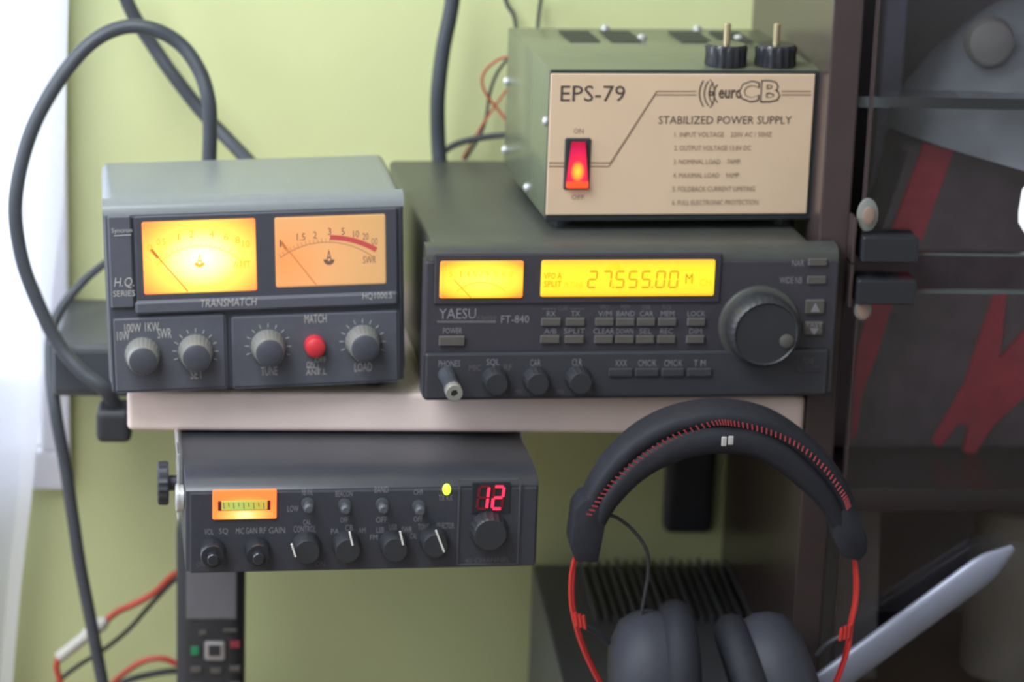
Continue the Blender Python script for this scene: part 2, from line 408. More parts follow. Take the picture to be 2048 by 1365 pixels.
# ------------------------------------------------------------ wall shelf
SZ1, SZ0, SY = 1.040, 1.0160, 1.502
sx0 = at(253, 830, SY).x; CX = .3175         # cabinet side face
sh = root('wall_shelf', ((sx0+CX)/2, SY+.12, SZ0), 'cream shelf board fixed between wall and cabinet, carrying the stacked radios', 'shelf')
hw = (CX-sx0)/2-.0004
obj('shelf_board', box(-hw, hw, -.12, WY-SY-.12, 0, SZ1-SZ0, .0028, 3), 'shelf', sh)
c0 = at(1328, 1068, 1.745); c1 = at(1425, 1068, 1.745)
obj('bracket', box(c0.x-sh.location.x, c1.x-sh.location.x, WY-SY-.12-.016, WY-SY-.12, c0.z-SZ0, -.0003, .005, 3), 'black', sh)
obj('bracket_arm', box(c0.x-sh.location.x+.008, c1.x-sh.location.x-.008, .02, WY-SY-.12-.016, -.006, -.0003, .001), 'black', sh)

# ------------------------------------------------------------ cabinet with glass doors
cw = .62
cb = root('display_cabinet', (CX+cw/2, 1.63, 0), 'dark brown cabinet with two glass doors on black clamp hinges', 'cabinet')
ox, oy = cb.location.x, cb.location.y
def C(name, x0, x1, y0, y1, z0, z1, m, bev=.0012, par=None): return obj(name, box(x0-ox, x1-ox, y0-oy, y1-oy, z0, z1, bev), m, par or cb)
CF = 1.498
C('side_panel', CX, CX+.018, CF, WY, 0, 2.0, 'cab')
C('side_panel', CX+cw-.018, CX+cw, CF, WY, 0, 2.0, 'cab')
C('back_panel', CX+.018, CX+cw-.018, WY-.008, WY, 0, 2.0, 'cabin')
C('top_panel', CX+.018, CX+cw-.018, CF, WY-.008, 1.98, 2.0, 'cab')
C('bottom_panel', CX+.018, CX+cw-.018, CF, WY-.008, 0, .08, 'cab')
zs1 = at(1900, 905, 1.60).z
C('inner_shelf', CX+.018, CX+cw-.018, CF+.03, WY-.008, zs1-.016, zs1, 'cab')
zs0 = zs1-.17
C('inner_shelf', CX+.018, CX+cw-.018, CF+.03, WY-.008, zs0-.016, zs0, 'cab')
zg = at(1900, 200, 1.53).z
gs = C('glass_shelf', CX+.018, CX+cw-.018, CF+.005, CF+.030, zg, zg+.006, 'glass', .0005)
C('shelf_edge', CX+.018, CX+cw-.018, CF+.0045, CF+.0052, zg-.0002, zg+.0062, 'glassedge', 0, gs)
GY = 1.490
gx = at(1730, 400, GY).x
zu = at(1900, 508, GY).z; zl = at(1950, 584, GY).z
for (z0, z1, nm) in ((zu, 1.99, 'upper'), (.09, zl, 'lower')):
    d = C('glass_door', gx, CX+cw-.004, GY, GY+.005, z0, z1, 'glass', .0006)
    e = z0 if nm == 'upper' else z1
    C('edge_or_gap_shade', gx, CX+cw-.004, GY-.0002, GY+.0052, e-.0012, e+.0004, 'glassedge', 0, d)
    C('edge_or_gap_shade', gx-.0006, gx+.0008, GY-.0004, GY+.0054, z0, z1, 'cab', 0, d)  # dark strip added to hide the bright glass edge, as the gap's shade
    if nm == 'upper': q = (1724, 474, 1836, 526)
    else: q = (1714, 560, 1832, 610)
    a = at(q[0], (q[1]+q[3])/2, GY-.009); b = at(q[2], (q[1]+q[3])/2, GY-.009)
    t = at((q[0]+q[2])/2, q[1], GY-.009).z; u = at((q[0]+q[2])/2, q[3], GY-.009).z
    h = C('hinge', a.x, b.x, GY-.010, GY+.012, u, t, 'gloss', .0012, d)
    hk = C('hinge_plate', CX+.018-.0006, CX+.0195, GY-.0055, CF+.02, u-.003, t+.010, 'cab', .0006, d)
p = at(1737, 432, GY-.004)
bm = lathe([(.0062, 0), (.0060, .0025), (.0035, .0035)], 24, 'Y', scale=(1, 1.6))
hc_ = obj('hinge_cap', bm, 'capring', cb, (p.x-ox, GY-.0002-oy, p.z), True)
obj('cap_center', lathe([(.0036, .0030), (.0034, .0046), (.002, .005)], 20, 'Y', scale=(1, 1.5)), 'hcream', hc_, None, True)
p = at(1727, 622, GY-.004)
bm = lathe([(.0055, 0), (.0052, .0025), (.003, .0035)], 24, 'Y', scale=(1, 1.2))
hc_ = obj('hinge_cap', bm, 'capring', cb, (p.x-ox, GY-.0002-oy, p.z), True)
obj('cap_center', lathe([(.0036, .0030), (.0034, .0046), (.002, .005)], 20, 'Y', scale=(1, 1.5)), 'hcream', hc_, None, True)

# things behind the glass
a = at(1757, 200, 1.69); b = at(1799, 200, 1.69)
rl = root('metal_rail', ((a.x+b.x)/2, 1.69, zs1), 'blue-grey metal strip standing upright just inside the upper glass door', 'rail')
obj('strip', box(-(b.x-a.x)/2, (b.x-a.x)/2, -.003, .003, 0, 1.40-zs1, .001), 'rail', rl)
obj('foot', box(-.010, .012, -.012, .02, 0, .004, .001), 'rail', rl)

LYc = 1.625
pl = at(1792, 262, LYc-.02); lr = .095
lc = Vector((pl.x+lr*.97, LYc, pl.z-.0225))
lamp = root('lamp', (lc.x, LYc, zs1), 'grey bell-shaped lamp shade inside the cabinet, upper right of the photo', 'lamp')
def lampshade():
    pr = [(.095, 0), (.0935, .010), (.088, .030), (.078, .052), (.064, .074), (.048, .092), (.030, .105), (.016, .110)]
    inn = [(r-.0015, h) for r, h in pr[::-1]]
    return lathe(pr+inn[1:], 64, 'Z')
s = obj('lamp_shade', lampshade(), 'lampgrey', lamp, (0, 0, lc.z-zs1), True); s.rotation_euler = (radians(-4), radians(13), 0)
kp = at(1992, 92, LYc-.075)
obj('shade_knob', lathe([(.015, 0), (.0155, .004), (.013, .009), (.006, .012)], 32, 'Y'), 'shadeknob', lamp, (kp.x-lc.x, kp.y-LYc+.02, kp.z-zs1), True)
obj('lamp_stem', tube([(.02, .10, .012), (.02, .10, .30), (.01, .05, lc.z-zs1+.09)], .005, smooth=False), 'lampgrey', lamp)
obj('lamp_base', lathe([(.030, 0), (.030, .008), (.010, .013)], 32, 'Z', c=(.02, .085, 0)), 'lampgrey', lamp, None, True)

# striped slab
BY = 1.600
def pp(l, Y): return [(at(x, y, Y).x, at(x, y, Y).z) for x, y in l]
bg = root('striped_slab', (.47, BY+.03, zs1), 'dark bag with slanting red stripes standing behind the glass doors', 'slab')  # solid striped slab behind the glass, what it depicts is left open
gx0, gz = CX+.026, zs1
slabout = [(at(1800, 300, BY).x, at(1800, 282, BY).z), (.60, at(1740, 290, BY).z), (.64, at(1740, 330, BY).z), (.65, gz+.001), (gx0, gz+.001), (gx0, at(1740, 520, BY).z), (at(1778, 520, BY).x, at(1778, 470, BY).z)]
b_ = prism(slabout, BY, BY+.05); bmesh.ops.bevel(b_, geom=list(b_.edges), offset=.006, segments=3, profile=.5, affect='EDGES')
for v in b_.verts: v.co -= Vector((.47, BY+.03, zs1))
obj('slab_body', b_, 'slabcloth', bg, None, True)
for poly in ([(1846, 285), (1906, 300), (1842, 480), (1778, 470)], [(1750, 560), (1798, 560), (1755, 700), (1722, 790), (1712, 868), (1702, 880), (1712, 700)],
             [(1985, 590), (2012, 585), (1998, 715), (2052, 655), (2075, 655), (2062, 780), (1990, 845), (1944, 912), (1924, 900), (1936, 850), (1916, 844), (1878, 895), (1862, 880), (1925, 770)]):
    b_ = prism(pp(poly, BY), BY-.002, BY+.001)
    for v in b_.verts: v.co -= Vector((.47, BY+.03, zs1))
    obj('red_stripe', b_, 'redcloth', bg)
p = at(2064, 412, 1.52)
bb = root('white_blob', (p.x, 1.517, zg-.0), 'small glowing white bulb cut by the right edge of the photo', 'blob')  # small white glowing blob, its source left open
obj('blob_body', lathe([(.004, -.058), (.008, -.052), (.0085, -.045), (.0075, -.032), (.004, -.026)], 24, 'Z'), 'blob', bb, (0, 0, p.z-zg+.042), True)
obj('blob_cap', lathe([(.004, 0), (.004, zg-p.z-.016)], 16, 'Z'), 'silver', bb, (0, 0, p.z-zg+.014), True)

a = at(1700, 945, 1.60); b = at(1822, 1140, 1.60)
cd = tag(obj('grey_card', prism([(0, 0), (.040, 0), (.034, a.z-zs0-.02), (.0, a.z-zs0-.012)], -.0015, .0015), 'card', None, (a.x-.006, 1.63, zs0)), 'plain grey card standing upright inside the lower glass door', 'card')
for q, lab in (((2010, 1030), 'squat olive jar inside the lower glass door at right'),):
    p = at(*q, 1.64)
    j = root('jar', (p.x+.008, 1.64, zs0), lab, 'jar')
    hgt = p.z-zs0
    obj('jar_body', lathe([(.026, 0), (.030, .004), (.030, hgt*.8), (.024, hgt*.92)], 32, 'Z'), 'jar', j, None, True)
    obj('jar_lid', lathe([(.026, hgt*.92), (.027, hgt*.94), (.027, hgt+.006), (.024, hgt+.009)], 32, 'Z'), 'jar', j, None, True)

# pale tube leaning on the glass
e1 = at(2026, 1096, 1.483); e0 = at(1700, 1335, 1.474)
BOXZ = .8405
k = (BOXZ+.0095-e0.z)/(e1.z-e0.z); eb = e0+(e1-e0)*k
def rr(t): return (.0098*(1 if t < .88 else 1-(t-.88)*6.5), .0045*(1 if t < .9 else 1-(t-.9)*6))
tb = obj('silver_tube', tube([eb+(e1-eb)*i/20 for i in range(21)], rr, 20, smooth=False, flat=(Vector((-.2, 0, 1)))), 'tube', smooth=True)
tag(tb, 'flat silver-blue bar leaning from the amplifier box up against the lower glass door', 'bar')

# ------------------------------------------------------------ transmatch
T = Dev('antenna_tuner', 224, 786, 1.535, 3.9, 'grey cased antenna tuner with two lit orange meters, left end of shelf', 'antenna tuner', .032)
w_, h_, d_ = .1700, .1130, .112
T.add('case', box(-.0012, w_+.0012, .006, d_, .001, h_, .0065, 4, only=lambda e: abs(e.verts[0].co.y-e.verts[1].co.y) > .05 or (e.verts[0].co.z > .1 and e.verts[1].co.z > .1)), 'tm_case', smooth=True)
T.add('case_hood', prismx([(.009, h_+.0002), (.004, h_-.0012), (.0008, h_-.0045), (.0002, h_-.008), (.0065, h_-.008), (.012, h_-.006)], -.0012, w_+.0012), 'tm_case', smooth=True)
T.add('front_panel', box(0, w_, 0, .0065, 0, h_-.008, .0012), 'tm_dark')
for x in (.014, w_-.014):
    for y in (.030, d_-.014):
        zz = -.0056 - (x*.032)
        T.add('foot', lathe([(.006, 0), (.0066, .0015-zz), (.0066, -zz+.002)], 20, 'Z', c=(x, y, zz+.0009)), 'black')
FP = -.0022
T.plate('upper_panel', (270, 424, 796, 598), FP, .0, 'tm_dark', .001)
T.plate('name_strip', (218, 432, 266, 618), FP, 0, 'tm_panel', .001)
T.plate('ledge', (270, 594, 797, 621), FP-.002, 0, 'tm_panel', .0015)
T.plate('lower_panel', (226, 632, 454, 783), FP, 0, 'tm_panel', .0016)
T.plate('lower_panel', (462, 626, 799, 772), FP, 0, 'tm_panel', .0016)
def meter(D, q, m, y=FP, rim=None, parent=None):
    return D.plate('meter', q, y-.0004, y+.001, m, .0012, seg=2)
m1 = meter(T, (285, 440, 513, 586), 'metA'); m2 = meter(T, (549.5, 431, 772, 572), 'metB')
yy = FP-.0006
# meter 1 print
for s_, x, y in (('0', 299, 496), ('0.5', 322, 484), ('1', 357, 474), ('2', 383, 468), ('4', 423, 468), ('6', 452, 474), ('8', 475, 480), ('10', 492, 488)):
    T.text(s_, x-3-2*len(s_), y-7, x+3+2*len(s_), y+7, 'amberline', yy)
T.arc(402, 612, 119, 120.5, 42, 138, 'amberline', yy)
for i in range(21):
    a = radians(136-i*4.6); T.line(402+121*cos(a), 612-121*sin(a), 402+(129 if i % 4 == 0 else 125)*cos(a), 612-(129 if i % 4 == 0 else 125)*sin(a), .0003, 'amberline', yy)
T.text('WATT', 465, 522, 500, 537, 'amberline', yy)
T.arc(399, 524, 4, 11, 190, 350, 'amberline', yy); T.text('A', 393, 508, 406, 530, 'amberline', yy)
T.flush('scale_print', None)
T.line(302, 499, 376, 583, .0006, 'needle', yy-.0004); T.line(302, 499, 316, 516, .0016, 'needle', yy-.0004)
T.flush('needle')
for s_, x, y in (('1', 561, 487), ('1.5', 602, 474), ('2', 630, 470), ('3', 659, 463), ('5', 686, 463), ('10', 712, 468), ('20', 731, 473), ('OO', 749, 483)):
    T.text(s_, x-1-2.5*len(s_), y-7, x+1+2.5*len(s_), y+7, 'metink', yy)
T.arc(655, 642, 157, 158, 56, 127, 'metink', yy)
for i in range(14):
    a = radians(126-i*2.9); T.line(655+158*cos(a), 642-158*sin(a), 655+165*cos(a), 642-165*sin(a), .0002, 'metink', yy)
T.text('SWR', 726, 512, 752, 527, 'metink', yy); T.text('A', 652, 500, 664, 524, 'metink', yy); T.arc(658, 519, 3, 11, 180, 360, 'metink', yy)
T.arc(660, 660, 180, 190, 60, 90, 'metred', yy)
T.flush('scale_print')
T.line(563, 484, 635, 573, .0005, 'needleB', yy-.0004); T.line(563, 484, 572, 499, .0014, 'needleB', yy-.0004)
T.flush('needle')
T.text('Syncron', 223, 456, 264, 468, 'print', FP); T.line(228, 472, 262, 470, .0004, 'print', FP)
T.text('H.Q.', 228, 555, 268, 577, 'print', FP, .2); T.text('SERIES', 226, 581, 270, 593, 'print', FP)
T.text('TRANSMATCH', 401, 597, 514, 613, 'print', FP-.002, .15); T.text('HQ1000.S', 725, 585, 784, 600, 'print', FP-.002)
for t_, a, b, c, d in (('10W', 234, 663, 259, 681), ('100W', 249, 647, 282, 665), ('1KW', 290, 645, 318, 663), ('SWR', 315, 657, 343, 677),
                       ('SET', 381, 739, 406, 758), ('TUNE', 522, 734, 555, 751), ('LOAD', 709, 726, 744, 743), ('MATCH', 609, 629, 653, 646),
                       ('OFF', 630, 714, 652, 725), ('ON', 613, 723, 629, 736), ('ANT.L', 612, 738, 653, 750)):
    T.text(t_, a, b, c, d, 'print', FP)
T.line(613, 736, 636, 736, .0004, 'print', FP); T.line(636, 728, 636, 750, .0004, 'print', FP)
for (kx, ky) in ((391, 704), (536, 694), (725, 685)):
    for i in range(11):
        a = radians(-20+i*22)
        T.line(kx+38*cos(a), ky-39*sin(a), kx+46*cos(a), ky-47*sin(a), .0004, 'print', FP)
for dx in (-12, 0, 12): pass
T.flush()
for (kx, ky) in ((285, 708), (391, 702), (536, 692), (725, 683)):
    T.knob(kx, ky, .0101, .0086, .0150, 'knurl', 'tm_dark', FP, .018, 24)
x, z = T.L(629, 690, FP)
T.add('push_button', lathe([(.0062, 0), (.0062, .004), (.0056, .0075), (.0036, .0088)], 32, 'Y'), 'redbtn', None, (x, FP, z), True)

# ------------------------------------------------------------ HF transceiver
R = Dev('radio_transceiver', 844, 798, 1.535, 3.7, 'wide black radio transceiver with amber frequency display and large tuning knob', 'radio')
rw, rh, rd = .2440, .0895, .243
R.add('case', box(.004, rw-.014, .012, rd, .003, rh, .0035, 3), 'rad_case', smooth=True)
R.add('case_lip', prismx([(.0142, rh+.0004), (.008, rh+.0002), (.0035, rh-.0012), (.0012, rh-.0045), (.0006, rh-.0075), (.0142, rh-.0075)], .0006, rw-.0006), 'rad_case', smooth=True)
R.add('front_panel', box(0, rw, 0, .0138, .0, rh-.0072, .0016, 2), 'rad_panel')
for x in (.03, rw-.04):
    R.add('front_foot', lathe([(.008, 0), (.009, .003), (.009, .0088)], 24, 'Z', c=(x, .05, -.0080)), 'black')
    R.add('rear_foot', lathe([(.006, 0), (.007, .003), (.007, .0115)], 24, 'Z', c=(x, rd-.02, -.0080)), 'black')
R.plate('lower_panel', (848, 702, 1655, 797), -.003, 0, 'rad_low', .002, seg=2)
R.plate('display_bezel', (868, 508, 1442, 608), -.0012, 0, 'rad_panel', .0008)
sm = R.plate('signal_meter', (880, 523, 1047, 597.5), -.0024, 0, 'smeter', .0012, seg=2)
lc_ = R.plate('display', (1082.5, 521, 1430, 594), -.0024, 0, 'lcd', .0012, seg=2)
yl = -.0026
for i, (t_, x) in enumerate((('S', 902), ('1', 921), ('3', 935), ('5', 949), ('7', 962), ('9', 974), ('20', 990), ('40', 1007), ('60', 1022))):
    R.text(t_, x-4, 542, x+4, 554, 'amberpale', yl)
R.arc(962, 640, 74, 76, 50, 130, 'amberpale', yl)
R.line(908, 560, 942, 596, .0004, 'amberink', yl-.0003); R.flush('scale_print', None)
SEG = {'2': 'abged', '7': 'abc', '5': 'afgcd', '0': 'abcdef', '1': 'bc', 'H': 'bcefg'}
def seg7(D, ch, x, y, wd, ht, m, yp, sl=.12, th=2.6, off=None):
    P = {'a': ((0, 0), (1, 0)), 'b': ((1, 0), (1, .5)), 'c': ((1, .5), (1, 1)), 'd': ((0, 1), (1, 1)), 'e': ((0, .5), (0, 1)), 'f': ((0, 0), (0, .5)), 'g': ((0, .5), (1, .5))}
    for k, (p, q) in P.items():
        mm = m if k in SEG[ch] else off
        if not mm: continue
        f = lambda u, v: (x+u*wd+(1-v)*ht*sl, y+v*ht)
        a = f(*p); b = f(*q); g = .08
        a2 = (a[0]+(b[0]-a[0])*g, a[1]+(b[1]-a[1])*g); b2 = (b[0]+(a[0]-b[0])*g, b[1]+(a[1]-b[1])*g)
        D.line(*a2, *b2, th/3450, mm, yp)
for ch, x in (('2', 1175), ('7', 1204), ('5', 1230), ('5', 1256), ('5', 1282), ('0', 1311), ('0', 1337)):
    seg7(R, ch, x, 543, 16, 32, 'amberink', yl)
for x in (1225, 1303): R.line(x, 575, x+2.5, 575, .0008, 'amberink', yl)
R.text('USB', 1218, 528, 1240, 540, 'amberpale', yl); R.text('M', 1371, 548, 1385, 567, 'amberink', yl); R.text('CH', 1399, 558, 1422, 572, 'amberpale', yl)
R.text('M TUNE', 1129, 563, 1166, 576, 'amberpale', yl)
R.text('VFO A', 1088, 546, 1123, 558, 'amberink', yl); R.text('SPLIT', 1088, 562, 1123, 574, 'amberink', yl)
R.flush('display_print')
R.text('YAESU', 878, 617, 952, 638, 'print2'); R.line(874, 644, 992, 644, .0014, 'print3')
R.text('HF TRANSCEIVER', 954, 632, 993, 641, 'print3'); R.text('FT-840', 1002, 631, 1058, 646, 'print2')
R.text('POWER', 886, 656, 924, 668, 'print2')
bx = [(1083, 1122), (1132, 1170), (1191, 1228), (1233, 1270), (1275, 1311), (1317, 1353), (1375, 1411)]
l1 = ['RX', 'TX', 'V/M', 'BAND', 'CAR', 'MEM', 'LOCK']; l2 = ['A/B', 'SPLIT', 'CLEAR', 'DOWN', 'SEL', 'REC', 'DIM']
for (a, b), t1, t2 in zip(bx, l1, l2):
    m_ = (a+b)/2; k1 = 4.5*len(t1); k2 = 4.2*len(t2)
    R.plate('button', (a, 637, b, 653), -.0020, 0, 'btn', .0005)
    R.plate('button', (a-2, 672, b-2, 688), -.0020, 0, 'btn', .0005)
    R.text(t1, m_-k1, 622, m_+k1, 633, 'print2'); R.text(t2, m_-2-k2, 657, m_-2+k2, 668, 'print2')
R.text('CLAR', 1116, 612, 1136, 621, 'print3'); R.line(1084, 618, 1112, 618, .0003, 'print3'); R.line(1140, 618, 1168, 618, .0003, 'print3')
for (a, b), t1 in zip(bx[2:6], ('VFO', 'MEM', 'SSB', 'M-CK')): R.text(t1, (a+b)/2-10, 610, (a+b)/2+8, 619, 'print3')
R.plate('power_button', (878, 673, 930, 693), -.0022, 0, 'btn', .0006)
R.plate('button', (1617, 518, 1655, 533), -.0016, 0, 'btn', .0005); R.plate('button', (1615, 553, 1653, 569), -.0016, 0, 'btn', .0005)
R.text('NAR', 1584, 520, 1608, 533, 'print2'); R.text('WIDE NB', 1559, 554, 1604, 567, 'print2')
R.plate('arrow_button', (1611, 600, 1650, 630), -.0022, 0, 'btn', .0008); R.plate('arrow_button', (1609, 644, 1647, 672), -.0022, 0, 'btn', .0008)
R.text('FAST', 1613, 646, 1645, 655, 'print2', -.0022)
ba = R.texts['print2']
for pts in ([(1622, 624), (1631, 606), (1640, 624)], [(1619, 657), (1637, 657), (1628, 671)]):
    prism([R.L(x, y, -.0022) for x, y in pts], -.0026, -.0022, ba)
yb = -.003
R.text('PHONES', 877, 721, 920, 734, 'print2', yb)
R.text('SQL', 973, 718, 999, 733, 'print2', yb); R.text('MIC', 938, 730, 962, 742, 'print3', yb); R.text('RF', 1008, 729, 1024, 741, 'print3', yb)
R.text('CAR', 1060, 719, 1081, 733, 'print2', yb); R.text('CLR', 1144, 718, 1164, 732, 'print2', yb)
for x in (1036, 1092, 1120, 1176): R.text('MIN', x-6, 779, x+8, 789, 'print3', yb)
for (a, b), t1 in zip(((1217, 1267), (1270, 1319), (1323, 1370), (1374, 1424)), ('XXX', 'CMC/K', 'CMC/K', 'T M')):
    R.text(t1, (a+b)/2-3.3*len(t1)-2, 720, (a+b)/2+3.3*len(t1)+2, 733, 'print2', yb)
    R.plate('flat_button', (a+1, 738, b-1, 754), yb-.0015, yb+.001, 'rad_panel', .0005)
R.text('TONE', 1604, 716, 1628, 729, 'print3', yb); R.plate('flat_button', (1592, 734, 1640, 746), yb-.001, yb+.001, 'rad_panel', .0004)
R.flush()
for (x, y) in ((988, 758), (1070, 758), (1155, 756)): R.knob(x, y, .0076, .0066, .0120, 'black', None, yb, .03, 16)
# main tuning knob
x, z = R.L(1516, 650)
R.add('knob_ring', lathe([(.0240, 0), (.0240, .0022), (.0222, .0034)], 64, 'Y'), 'rad_case', None, (x, 0, z), True)
bk = R.add('tuning_knob', lathe([(.0208, 0), (.0212, .003), (.0212, .0140), (.0195, .0170), (.0186, .0176), (.0178, .0166)], 96, 'Y', flute=.012, nfl=32), 'black', None, (x, -.003, z), True)
R.add('finger_dimple', lathe([(.0042, 0), (.0040, .0014), (.0026, .0020)], 24, 'Y', c=(.0125, -.0162, -.0045)), 'btn', bk, None, True)
# phone plug
x, z = R.L(893, 750, yb)
pg = R.add('headphone_plug', lathe([(.0050, 0), (.0050, .006), (.0044, .008), (.0044, .022), (.0049, .023), (.0049, .032), (.0046, .0335)], 28, 'Y', flute=.03, nfl=14), 'cable', None, (x, yb, z), True)
R.add('plug_sleeve', lathe([(.0050, .0), (.0050, .006), (.0045, .0068), (.0020, .0068), (.0020, .0035)], 28, 'Y', c=(0, -.030, 0)), 'knurl', pg, None, True)

# ------------------------------------------------------------ power supply
P = Dev('power_supply', 1090, 440, 1.56, 4.8, 'grey-green power supply with cream front and lit red switch, on top of the radio', 'power supply')
pw, ph, pd = .1640, .0895, .150
P.add('case', box(0, pw, .003, pd, 0, ph, .0012, 2), 'psu', smooth=True)
P.add('front_frame', box(.0, pw, 0, .0034, -.001, ph-.0004, .0008), 'psu_dark')
P.plate('faceplate', (1097, 148, 1622, 429), -.0012, .0, 'cream', .0004)
fy = -.0012
for x in (.014, pw-.014):
    for y in (.02, pd-.02): P.add('foot', lathe([(.006, 0), (.007, .002), (.007, .0096)], 20, 'Z', c=(x, y, -.0094)), 'black')
P.text('EPS-79', 1121, 171, 1250, 203, 'ink', fy)
P.text('STABILIZED POWER SUPPLY', 1317, 232, 1583, 248, 'ink', fy)
for i, t_ in enumerate(('1. INPUT VOLTAGE    220V AC / 50HZ', '2. OUTPUT VOLTAGE 13.8V DC', '3. NOMINAL LOAD    7AMP.', '4. MAXIMAL LOAD    9AMP.', '5. FOLDBACK CURRENT LIMITING', '6. FULL ELECTRONIC PROTECTION')):
    xe_ = (1543, 1502, 1482, 1480, 1510, 1516)[i]; y0_ = 264+i*27.2
    P.text(t_, 1349-i*1.0, y0_, xe_, y0_+10, 'ink2', fy)
P.text('ON', 1147, 257, 1167, 267, 'ink2', fy); P.text('OFF', 1143, 390, 1168, 399, 'ink2', fy)
for dy in (-3.5, 3.5):
    pts = [(1098, 329+dy), (1219-dy*.4, 329+dy), (1311-dy*.5, 186+dy), (1392, 186+dy)]
    for a, b in zip(pts, pts[1:]): P.line(*a, *b, .00055, 'ink2', fy)
    P.line(1563, 186+dy, 1621, 186+dy, .00055, 'ink2', fy)
for k in range(4):                              # emblem: nested arcs
    P.arc(1447+k*1.5, 187, 47-k*8, 49.5-k*8, 180-33-k*5, 180+33+k*5, 'ink', fy)
P.arc(1380, 187, 48, 50, -36, 36, 'ink', fy); P.arc(1422, 187, 2, 5, 0, 360, 'ink', fy)
P.text('euro', 1437, 179, 1484, 197, 'ink', fy, off=.02)
P.text('C', 1477, 161, 1519, 205, 'ink', fy, off=.05); P.text('B', 1521, 160, 1561, 205, 'ink', fy, off=.05)
P.flush()
P.text('C', 1480, 164, 1516, 202, 'cream', fy-.0002, off=.015); P.text('B', 1524, 163, 1558, 202, 'cream', fy-.0002, off=.015)
P.flush('logo_inlay')
sw = P.plate('switch_frame', (1129, 277, 1181, 380), fy-.0015, fy+.001, 'psu_dark', .0008)
a, b, u, t = P.quad(1134, 284, 1177, 364, fy-.002)
rk = prism([(-(b-a)/2, -(t-u)/2), ((b-a)/2, -(t-u)/2), ((b-a)/2*.62, (t-u)/2), (-(b-a)/2*.62, (t-u)/2)], -.0045, -.001)
P.add('rocker', rk, 'rocker', None, ((a+b)/2, 0, (u+t)/2))
P.plate('rocker_edge', (1134, 364, 1177, 377), fy-.0042, fy, 'rockerlow', .0003)
# binding posts on top near the front edge
for px in (1452, 1551):
    x, _ = P.L(px, 140, .014)
    tm = P.add('terminal', lathe([(.0118, 0), (.0124, .001), (.0120, .006), (.0124, .0115), (.0112, .0130)], 96, 'Z', flute=.03, nfl=16), 'gloss', None, (x, .016, ph), True)
    P.add('pin', lathe([(.0021, .0125), (.0021, .0245), (.0013, .0252)], 16, 'Z'), 'brass', tm, None, True)
# ventilation slots on top, screws
for i, px in enumerate((1130, 1215, 1370, 1455)):
    x, _ = P.L(px, 75, 0)
    x = .0395+(.0265*i if i < 2 else .0265*i+.018)
    v = bmesh.new()
    for r in range(5): box(x-.0095, x+.0095, pd-.052+r*.0085, pd-.052+r*.0085+.0052, ph-.0001, ph+.0007, bm=v)
    o = P.add('vent', v, 'psu_dark')
def screw(D, x, y, z, ax, r=.0024, m='silver', par=None):
    b = lathe([(r, 0), (r, r*.5), (r*.6, r*.9)], 16, ax if ax != '-X' else 'X')
    if ax == '-X':
        for v in b.verts: v.co.x *= -1
    D.add('screw', b, m, par, (x, y, z), True)
for (x, y) in ((.062, pd-.004), (.078, pd-.040), (.122, pd-.004), (.140, pd-.040)): screw(P, x, y, ph, 'Z', .003)
for (y, z) in ((.006, .058), (pd-.006, .012), (.060, .006), (pd-.004, .056)): screw(P, 0, y, z, '-X', .0028)

# ------------------------------------------------------------ CB radio slung under the shelf
B = Dev('cb_radio', 380, 1149, 1.5, 3.7, 'black two-way radio slung under the shelf, orange meter and red number 12', 'radio')
bw, bh, bd = .1975, .0530, .205
prof = [(.002, .001), (.002, bh-.004), (.005, bh-.0010), (.012, bh+.0016), (.030, bh+.0022), (bd, bh+.0022), (bd, .001)]
B.add('case', prismx(prof, -.0025, bw+.0010, .0006), 'cbcase', smooth=True)
B.add('front_panel', box(0, bw, -.0005, .004, .0005, bh-.0045, .0008), 'cb')
mb = B.plate('signal_meter', (425, 980.5, 553.5, 1040), -.002, .0, 'cbm', .0009, seg=2)
B.plate('meter_window', (436, 1003, 541, 1022), -.0026, -.001, 'dimred', .0002)
B.plate('meter_scale', (443, 1003, 535, 1021), -.0029, -.001, 'cbg', .0002)
for i in range(9): B.line(447+i*10, 1006, 448+i*10, 1014 if i % 2 else 1018, .00045, 'metink', -.003)
B.flush('scale_print')
for i, (x, y) in enumerate(((615, 1007), (689, 1009), (764, 1008), (837, 1012))):
    a, z = B.L(x, y)
    tg = B.add('toggle', lathe([(.0036, 0), (.0036, .0015), (.0018, .0017), (.0020, .0060), (.0029, .0075), (.0030, .0100), (.0018, .0112)], 20, 'Y'), 'seam', None, (a, 0, z), True)
for (x, y, r) in ((424, 1100, .0068), (514, 1098, .0066)):
    B.knob(x, y, r+.0008, r, .0120, 'gloss', None, 0, .02, 12)
    a, z = B.L(x, y); B.add('knob_tip', lathe([(.0034, .0118), (.0034, .0165), (.0028, .0172)], 24, 'Y', c=(a, 0, z)), 'gloss', None, None, True)
for (x, y, px_, py_, qx, qy) in ((612, 1090, 583, 1089, 591, 1114), (692, 1088, 699, 1065, 705, 1091), (786, 1086, 800, 1064, 806, 1090), (866, 1078, 872, 1062, 888, 1104)):
    kb = B.knob(x, y, .0082, .0072, .0125, 'black', None, 0, .015, 12)
    b_ = bmesh.new()
    kx, kz = B.L(x, y); yq = -.0128
    A_ = Vector(B.L(px_, py_, yq))-Vector((kx, kz)); D_ = Vector(B.L(qx, qy, yq))-Vector((kx, kz))
    dd = (D_-A_).normalized(); nn = Vector((-dd.y, dd.x))*.0005
    prism([tuple(A_-nn), tuple(D_-nn), tuple(D_+nn), tuple(A_+nn)], -.0136, -.0118, b_)
    B.add('pointer', b_, 'white', kb)
a, z = B.L(893, 978.5)
